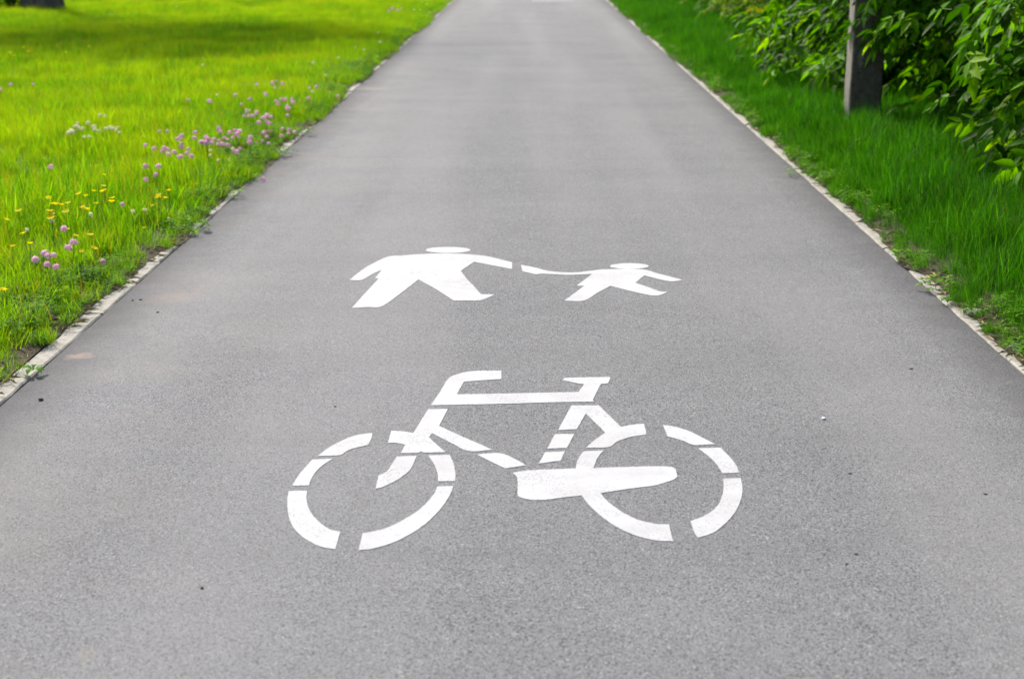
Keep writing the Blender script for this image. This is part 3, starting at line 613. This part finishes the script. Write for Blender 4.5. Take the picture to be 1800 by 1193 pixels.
# ------------------------------------------------------------ concrete pole
pb = at(1518, 236); zf = pb.y
post = tag(empty('concrete_post', (pb.x, pb.y+.11, -.05)), 'dark weathered square concrete post with a pale side standing in the verge', 'post')
bm = bmesh.new(); rows = []
for k in range(61):
    z = k*.1; t = z/6; hx, hy = .125-.03*t, .11-.02*t; ring = []
    for (a, b) in ((-1, -.86), (-.9, -1), (.9, -1), (1, -.86), (1, .86), (.9, 1), (-.9, 1), (-1, .86)):
        j = .0025; ring.append(bm.verts.new((a*hx+random.uniform(-j, j), b*hy+random.uniform(-j, j), z)))
    if rows:
        for q in range(8): bm.faces.new((rows[-1][q], rows[-1][(q+1) % 8], ring[(q+1) % 8], ring[q]))
    rows.append(ring)
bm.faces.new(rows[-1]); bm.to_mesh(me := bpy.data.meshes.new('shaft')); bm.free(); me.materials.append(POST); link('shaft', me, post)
V, Fc = [], []; box(V, Fc, -.125, .125, -.11, .11, 6.0, 6.05); link('cap', mesh('cap', V, Fc, KERB), post)

# ------------------------------------------------------------ shrubs along the right
def leaflet(V, T, R, o, d, n, l, w, r, sag):
    """pointed, folded leaflet from o along d"""
    s = d.cross(n).normalized(); b = len(V); up = n
    prof = ((0, 0, 0), (.28, .82, .05), (.62, .72, .0), (1, 0, -.28))
    for (u, ww, dz) in prof:
        c = o+d*(u*l)-Vector((0, 0, 1))*(sag*u*u*l)
        if ww: V += [c+s*(ww*w/2)+up*.10*w, c-up*.10*w, c-s*(ww*w/2)+up*.10*w]; R += [r, r, r]
        else: V.append(c); R.append(r)
    T += [(b, b+1, b+2), (b, b+2, b+3), (b+1, b+4, b+5), (b+1, b+5, b+2), (b+2, b+5, b+6), (b+2, b+6, b+3), (b+4, b+7, b+5), (b+5, b+7, b+6)]
def compound(seed, pairs, L, ll, lw, sag, r):
    """a compound leaf: rachis along +Y with drooping leaflets"""
    rs = random.Random(seed); V, T, R = [], [], []
    pt = lambda t: Vector((0, L*t, .04*L-.35*L*t*t))
    for k in range(pairs):
        t = .35+.5*k/max(1, pairs-1) if pairs > 1 else .5
        for sg in (-1, 1):
            d = Vector((sg*rs.uniform(.7, 1), rs.uniform(.35, .8), rs.uniform(-.55, -.1))).normalized(); nn = Vector((rs.uniform(-.3, .3), rs.uniform(-.3, .3), 1)).normalized()
            leaflet(V, T, R, pt(t), d, nn, ll*rs.uniform(.8, 1.1), lw*rs.uniform(.85, 1.15), min(1, max(0, r+rs.uniform(-.12, .12))), sag*rs.uniform(.5, 1.4))
    d = Vector((rs.uniform(-.2, .2), .9, rs.uniform(-.6, -.2))).normalized()
    leaflet(V, T, R, pt(1), d, Vector((rs.uniform(-.2, .2), 0, 1)).normalized(), ll*1.15, lw*1.15, min(1, r+.05), sag)
    for k in range(2):
        a, c = pt(k*.5), pt(k*.5+.5); b = len(V); w = .0018
        V += [a+Vector((-w, 0, 0)), a+Vector((w, 0, 0)), c+Vector((w, 0, 0)), c+Vector((-w, 0, 0))]; R += [r]*4; T += [(b, b+1, b+2), (b, b+2, b+3)]
    return np.array([tuple(v) for v in V]), np.array(T), np.array(R)
LA = [compound(100+i, 2 if i % 3 else 1, .16, .115, .060, .30, .06+.90*(((i*7) % 24)/24)**1.25) for i in range(24)]
LB = [compound(300+i, 2, .12, .062, .036, .25, .15+.8*((i*5) % 24)/24) for i in range(24)]
MA = [npmesh('leaf', v, t, LEAF_A, r, True) for v, t, r in LA]; MB = [npmesh('leaf', v, t, LEAF_B, r, True) for v, t, r in LB]
def plan_shrub(seed, rx, ry, h, tips, per, lib, lo=.12, ue=.8):
    """stems and the place, turn and size of every leaf"""
    rs = random.Random(seed); stems, leaves = [], []
    for k in range(tips):
        a = rs.uniform(0, 6.28); u = rs.random()**ue; z = lo*h+(1-lo)*h*u
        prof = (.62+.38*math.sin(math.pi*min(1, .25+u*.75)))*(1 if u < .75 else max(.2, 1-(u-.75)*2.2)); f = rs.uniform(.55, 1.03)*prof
        tip = Vector((rx*f*math.cos(a), ry*f*math.sin(a), z)); root = Vector((rs.uniform(-.15, .15), rs.uniform(-.15, .15), 0))
        stems.append((root, tip)); out = Vector((math.cos(a), math.sin(a), 0))
        for j in range(per):
            t = rs.uniform(.62, 1.0); base = root.lerp(tip, t)+Vector((0, 0, .22*h*math.sin(math.pi*t)*.4))
            off = Vector((rs.gauss(0, .10), rs.gauss(0, .10), rs.gauss(0, .08)))
            az = math.atan2(out.y, out.x)+rs.gauss(0, .85)-math.pi/2
            leaves.append((base+off, (rs.gauss(-.15, .3), rs.gauss(0, .35), az), rs.uniform(.75, 1.2), rs.randrange(len(lib)), f))
    return stems, leaves
def euler_m(e): 
    from mathutils import Euler
    return np.array(Euler(e).to_matrix())
def join_leaves(name, leaves, lib, m):
    Vs, Ts, Rs, n = [], [], [], 0
    for (p, e, s, k, f) in leaves:
        v, t, r = lib[k]; vv = (v*s) @ euler_m(e).T+np.array(p); Vs.append(vv); Ts.append(t+n); Rs.append(np.clip(r*(.45+.6*f), 0, 1)); n += len(v)  # leaves deep in the shrub tinted darker: inner shade put into the colour
    return npmesh(name, np.concatenate(Vs), np.concatenate(Ts), m, np.concatenate(Rs), True)
def join_stems(name, stems, h, w0=.012):
    V, T = [], []
    for (a, b) in stems:
        prev = None
        for k in range(5):
            t = k/4; c = a.lerp(b, t)+Vector((0, 0, .22*h*math.sin(math.pi*t)*.4)); w = w0*(1-.8*t); n = len(V)
            for q in range(3): V.append((c.x+w*math.cos(q*2.1), c.y+w*math.sin(q*2.1), c.z))
            if prev is not None:
                for q in range(3): q2 = (q+1) % 3; T += [(prev+q, prev+q2, n+q2), (prev+q, n+q2, n+q)]
            prev = n
    return npmesh(name, V, T, TWIG)
protoA = []; protoB = []
for sd_ in (1, 2, 3):
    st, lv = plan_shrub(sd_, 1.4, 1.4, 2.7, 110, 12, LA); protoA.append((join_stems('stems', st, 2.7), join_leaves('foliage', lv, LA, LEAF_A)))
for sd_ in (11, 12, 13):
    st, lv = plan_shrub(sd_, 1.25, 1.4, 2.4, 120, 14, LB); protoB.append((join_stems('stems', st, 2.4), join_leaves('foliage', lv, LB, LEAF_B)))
# the five shrubs close enough for each leaf to be picked out
NEAR = [(3.95, 9.2, 'broad leaved shrub nearest the camera, hanging over the verge at the right edge'),
        (3.95, 11.1, 'second broad leaved shrub, in front of the concrete post'),
        (3.9, 13.6, 'dark leaved shrub rising right behind the concrete post'),
        (3.75, 15.2, 'bright leaved shrub just beyond the concrete post'),
        (3.7, 17.2, 'green shrub two beyond the concrete post, low over the verge')]
for i, (x, y, lab) in enumerate(NEAR):
    st, lv = plan_shrub(40+i, 1.45, 1.4, 2.7, 150, 12, LA, .05, 1.35)
    keep = lambda q: not (y+q[0].y < pb.y+.3 and (x+q[0].x)/(y+q[0].y) < .243 and q[0].z < .85)     # cut back around the post
    lv = [q for q in lv if keep(q)]; st = [q for q in st if not (y+q[1].y < pb.y+.3 and (x+q[1].x)/(y+q[1].y) < .26 and q[1].z < .85)]
    r = tag(empty('shrub', (x, y, 0)), lab, 'shrub', 'shrubs along the right verge')
    key = lambda q: (q[0].x*.8+q[0].y*.5) + (9 if q[0].z > 1.5 else 0)
    lv.sort(key=key); own, rest = lv[:260], lv[260:]
    rb = random.Random(90+i); arms = {0: [((-.5, .2, 1.3), (-1.35, -.5, .95))], 1: [((-.2, .3, 1.5), (-1.42, .6, .98)), ((-.3, .3, 1.3), (-1.2, .55, .86)), ((-.2, .45, 1.35), (-1.38, .55, .70)), ((-.2, .5, 1.3), (-1.12, .6, .64)), ((-.2, .4, 1.4), (-1.25, .55, .84))],
        2: [((-.4, 0, .5), (-1.4, -.1, .3))], 3: [((-.4, 0, .6), (-1.35, -.5, .25)), ((-.3, -.5, .6), (-.9, -1.4, .3))], 4: [((-.3, 0, .6), (-1.3, -.4, .3))]}[i]
    for (a_, b_) in arms:      # long arching branches that hang over the verge
        a_, b_ = Vector(a_), Vector(b_); st.append((a_, b_))
        for _ in range(26):
            t_ = rb.uniform(.35, 1.05); own.append((a_.lerp(b_, t_)+Vector((rb.gauss(0, .07), rb.gauss(0, .09), rb.gauss(.1, .08))), (rb.gauss(-.3, .25), rb.gauss(0, .3), math.pi/2+rb.gauss(0, .8)), rb.uniform(.7, 1.05), 12+rb.randrange(12), 1))
    link('stems', join_stems('stems', st, 2.7), r)
    for (p, e, s, k, f) in own:
        o = link('leaf', MA[k], r, p); o.rotation_euler = e; o.scale = (s, s, s)
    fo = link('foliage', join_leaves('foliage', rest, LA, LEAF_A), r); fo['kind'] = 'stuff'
FAR = [(4.25, 7.3, 'A', None), (4.3, 5.2, 'A', None), (4.4, 3.0, 'A', None), (4.5, .8, 'A', None), (4.5, -1.4, 'A', None), (4.5, -3.6, 'A', None)]  # unseen shrubs continuing the row beside the camera, added to block sky
yy = 19.6
while yy < 44: FAR.append((3.8+.1*math.sin(yy)+.018*(yy-19), yy, 'B', 'x')); yy += 2.0
n = 0
ORD = ['third', 'fourth', 'fifth', 'sixth', 'seventh', 'eighth', 'ninth', 'tenth', 'eleventh', 'twelfth', 'thirteenth', 'fourteenth', 'fifteenth', 'sixteenth']
for i, (x, y, typ, vis) in enumerate(FAR):
    pr = (protoA if typ == 'A' else protoB)[i % 3]
    lab = 'small leaved yellowish shrub, %s beyond the concrete post along the verge' % ORD[n] if vis else 'unseen broad leaved shrub added behind the nearest one to block sky, beyond the picture edge'
    if vis: n += 1
    r = tag(empty('shrub', (x, y, 0), random.uniform(0, 6.28)), lab, 'shrub', 'shrubs along the right verge' if vis else 'unseen added shrubs beside the viewer')
    link('stems', pr[0], r); fo = link('foliage', pr[1], r); fo['kind'] = 'stuff'
# back row closing the hedge
for i, y in enumerate(np.arange(-3, 46, 2.3)):
    pr = protoA[i % 3]; r = tag(empty('shrub', (6.3+random.uniform(-.2, .2), y, 0), random.uniform(0, 6.28)), 'tall dark shrub in the shade behind the front row of shrubs', 'shrub', 'dark shrubs of the back row')
    r.scale = (1.25, 1.15, 1.45); link('stems', pr[0], r); fo = link('foliage', pr[1], r); fo['kind'] = 'stuff'

# ------------------------------------------------------------ tree on the left, whose crown shades the meadow
def tree(name, x, y, dia, hc, rad, rz, lab, seed, nleaf=9000, grp=None):
    rs = random.Random(seed); t = tag(empty(name, (x, y, 0)), lab, 'tree', grp); bm = bmesh.new(); prev = None
    for k in range(26):
        z = -.3+k*(hc+.3)/25; fl = 1+.55*math.exp(-max(0, z)*2.2); rr = dia/2*fl*(1-.6*k/25); ring = []
        for q in range(20):
            a = q/20*6.2832; j = 1+.06*mnoise.noise(Vector((math.cos(a)*2, math.sin(a)*2, z*.4)))+.10*(fl-1)*math.sin(a*5+1); ring.append(bm.verts.new((rr*j*math.cos(a)+.15*math.sin(z*.3), rr*j*math.sin(a), z)))
        if prev:
            for q in range(20): bm.faces.new((prev[q], prev[(q+1) % 20], ring[(q+1) % 20], ring[q]))
        prev = ring
    bm.to_mesh(me := bpy.data.meshes.new('trunk')); bm.free(); me.materials.append(BARK); me.polygons.foreach_set('use_smooth', [True]*len(me.polygons)); link('trunk', me, t)
    V, T = [], []
    for k in range(14):
        a = k*2.4; tip = Vector((rad*.75*math.cos(a), rad*.75*math.sin(a), hc+rs.uniform(-.6, .7)*rz)); root = Vector((.15*math.sin(hc*.25), 0, hc*.62+k*.12)); n0 = len(V)
        for s in range(5):
            c = root.lerp(tip, s/4)+Vector((0, 0, .5*math.sin(s/4*3.1))); w = .09*(1-.8*s/4)
            for q in range(5): V.append((c.x+w*math.cos(q*1.256), c.y+w*math.sin(q*1.256), c.z))
            if s:
                for q in range(5): a0 = n0+(s-1)*5+q; a1 = n0+(s-1)*5+(q+1) % 5; T += [(a0, a1, a1+5), (a0, a1+5, a0+5)]
    link('limbs', npmesh('limbs', V, T, BARK), t)
    V, T, R = [], [], []; cl_ = []
    for _ in range(70):
        d = Vector((rs.gauss(0, 1), rs.gauss(0, 1), rs.gauss(0, 1))).normalized()*rs.uniform(.35, 1)**.6; cl_.append(Vector((d.x*rad*.85, d.y*rad*.85, hc+d.z*rz*.85)))
    for _ in range(nleaf):
        c = rs.choice(cl_)+Vector((rs.gauss(0, .55), rs.gauss(0, .55), rs.gauss(0, .35))); a = Vector((rs.gauss(0, 1), rs.gauss(0, 1), rs.gauss(0, .6))).normalized(); b = a.cross(Vector((rs.gauss(0, 1), rs.gauss(0, 1), rs.gauss(0, 1)))).normalized()
        l, w = rs.uniform(.12, .2), rs.uniform(.06, .1); n0 = len(V); V += [c-a*l, c+b*w, c+a*l, c-b*w]; T += [(n0, n0+1, n0+2), (n0, n0+2, n0+3)]; r = rs.random(); R += [r]*4
    cr_ = link('crown', npmesh('crown', V, T, LEAF_A, R), t); cr_['kind'] = 'stuff'; return t
tp = at(74, 23)
tree('tree', tp.x, tp.y, .62, 8.6, 3.3, 2.2, 'large tree whose dark trunk foot shows at the top left corner', 5)
bp = at(28, 22)
r = tag(empty('bush', (bp.x, bp.y-.2, 0), .4), 'small dark bush left of the tree trunk at the top left', 'bush'); r.scale = (.38, .38, .5)
link('stems', protoA[1][0], r); fo = link('foliage', protoA[1][1], r); fo['kind'] = 'stuff'

for k_, (x, y) in enumerate(((6.6, 7.5), (6.9, 15.5), (6.7, 24.5))):  # unseen trees, added to screen the sky and darken the verge
    tree('tree', x, y, .26, 6.4, 3.0, 2.0, ('nearest', 'middle', 'farthest')[k_]+' of the three unseen slim trees added above the shrub row to block sky', 20+k_, 5000, 'unseen slim trees added above the shrub row')
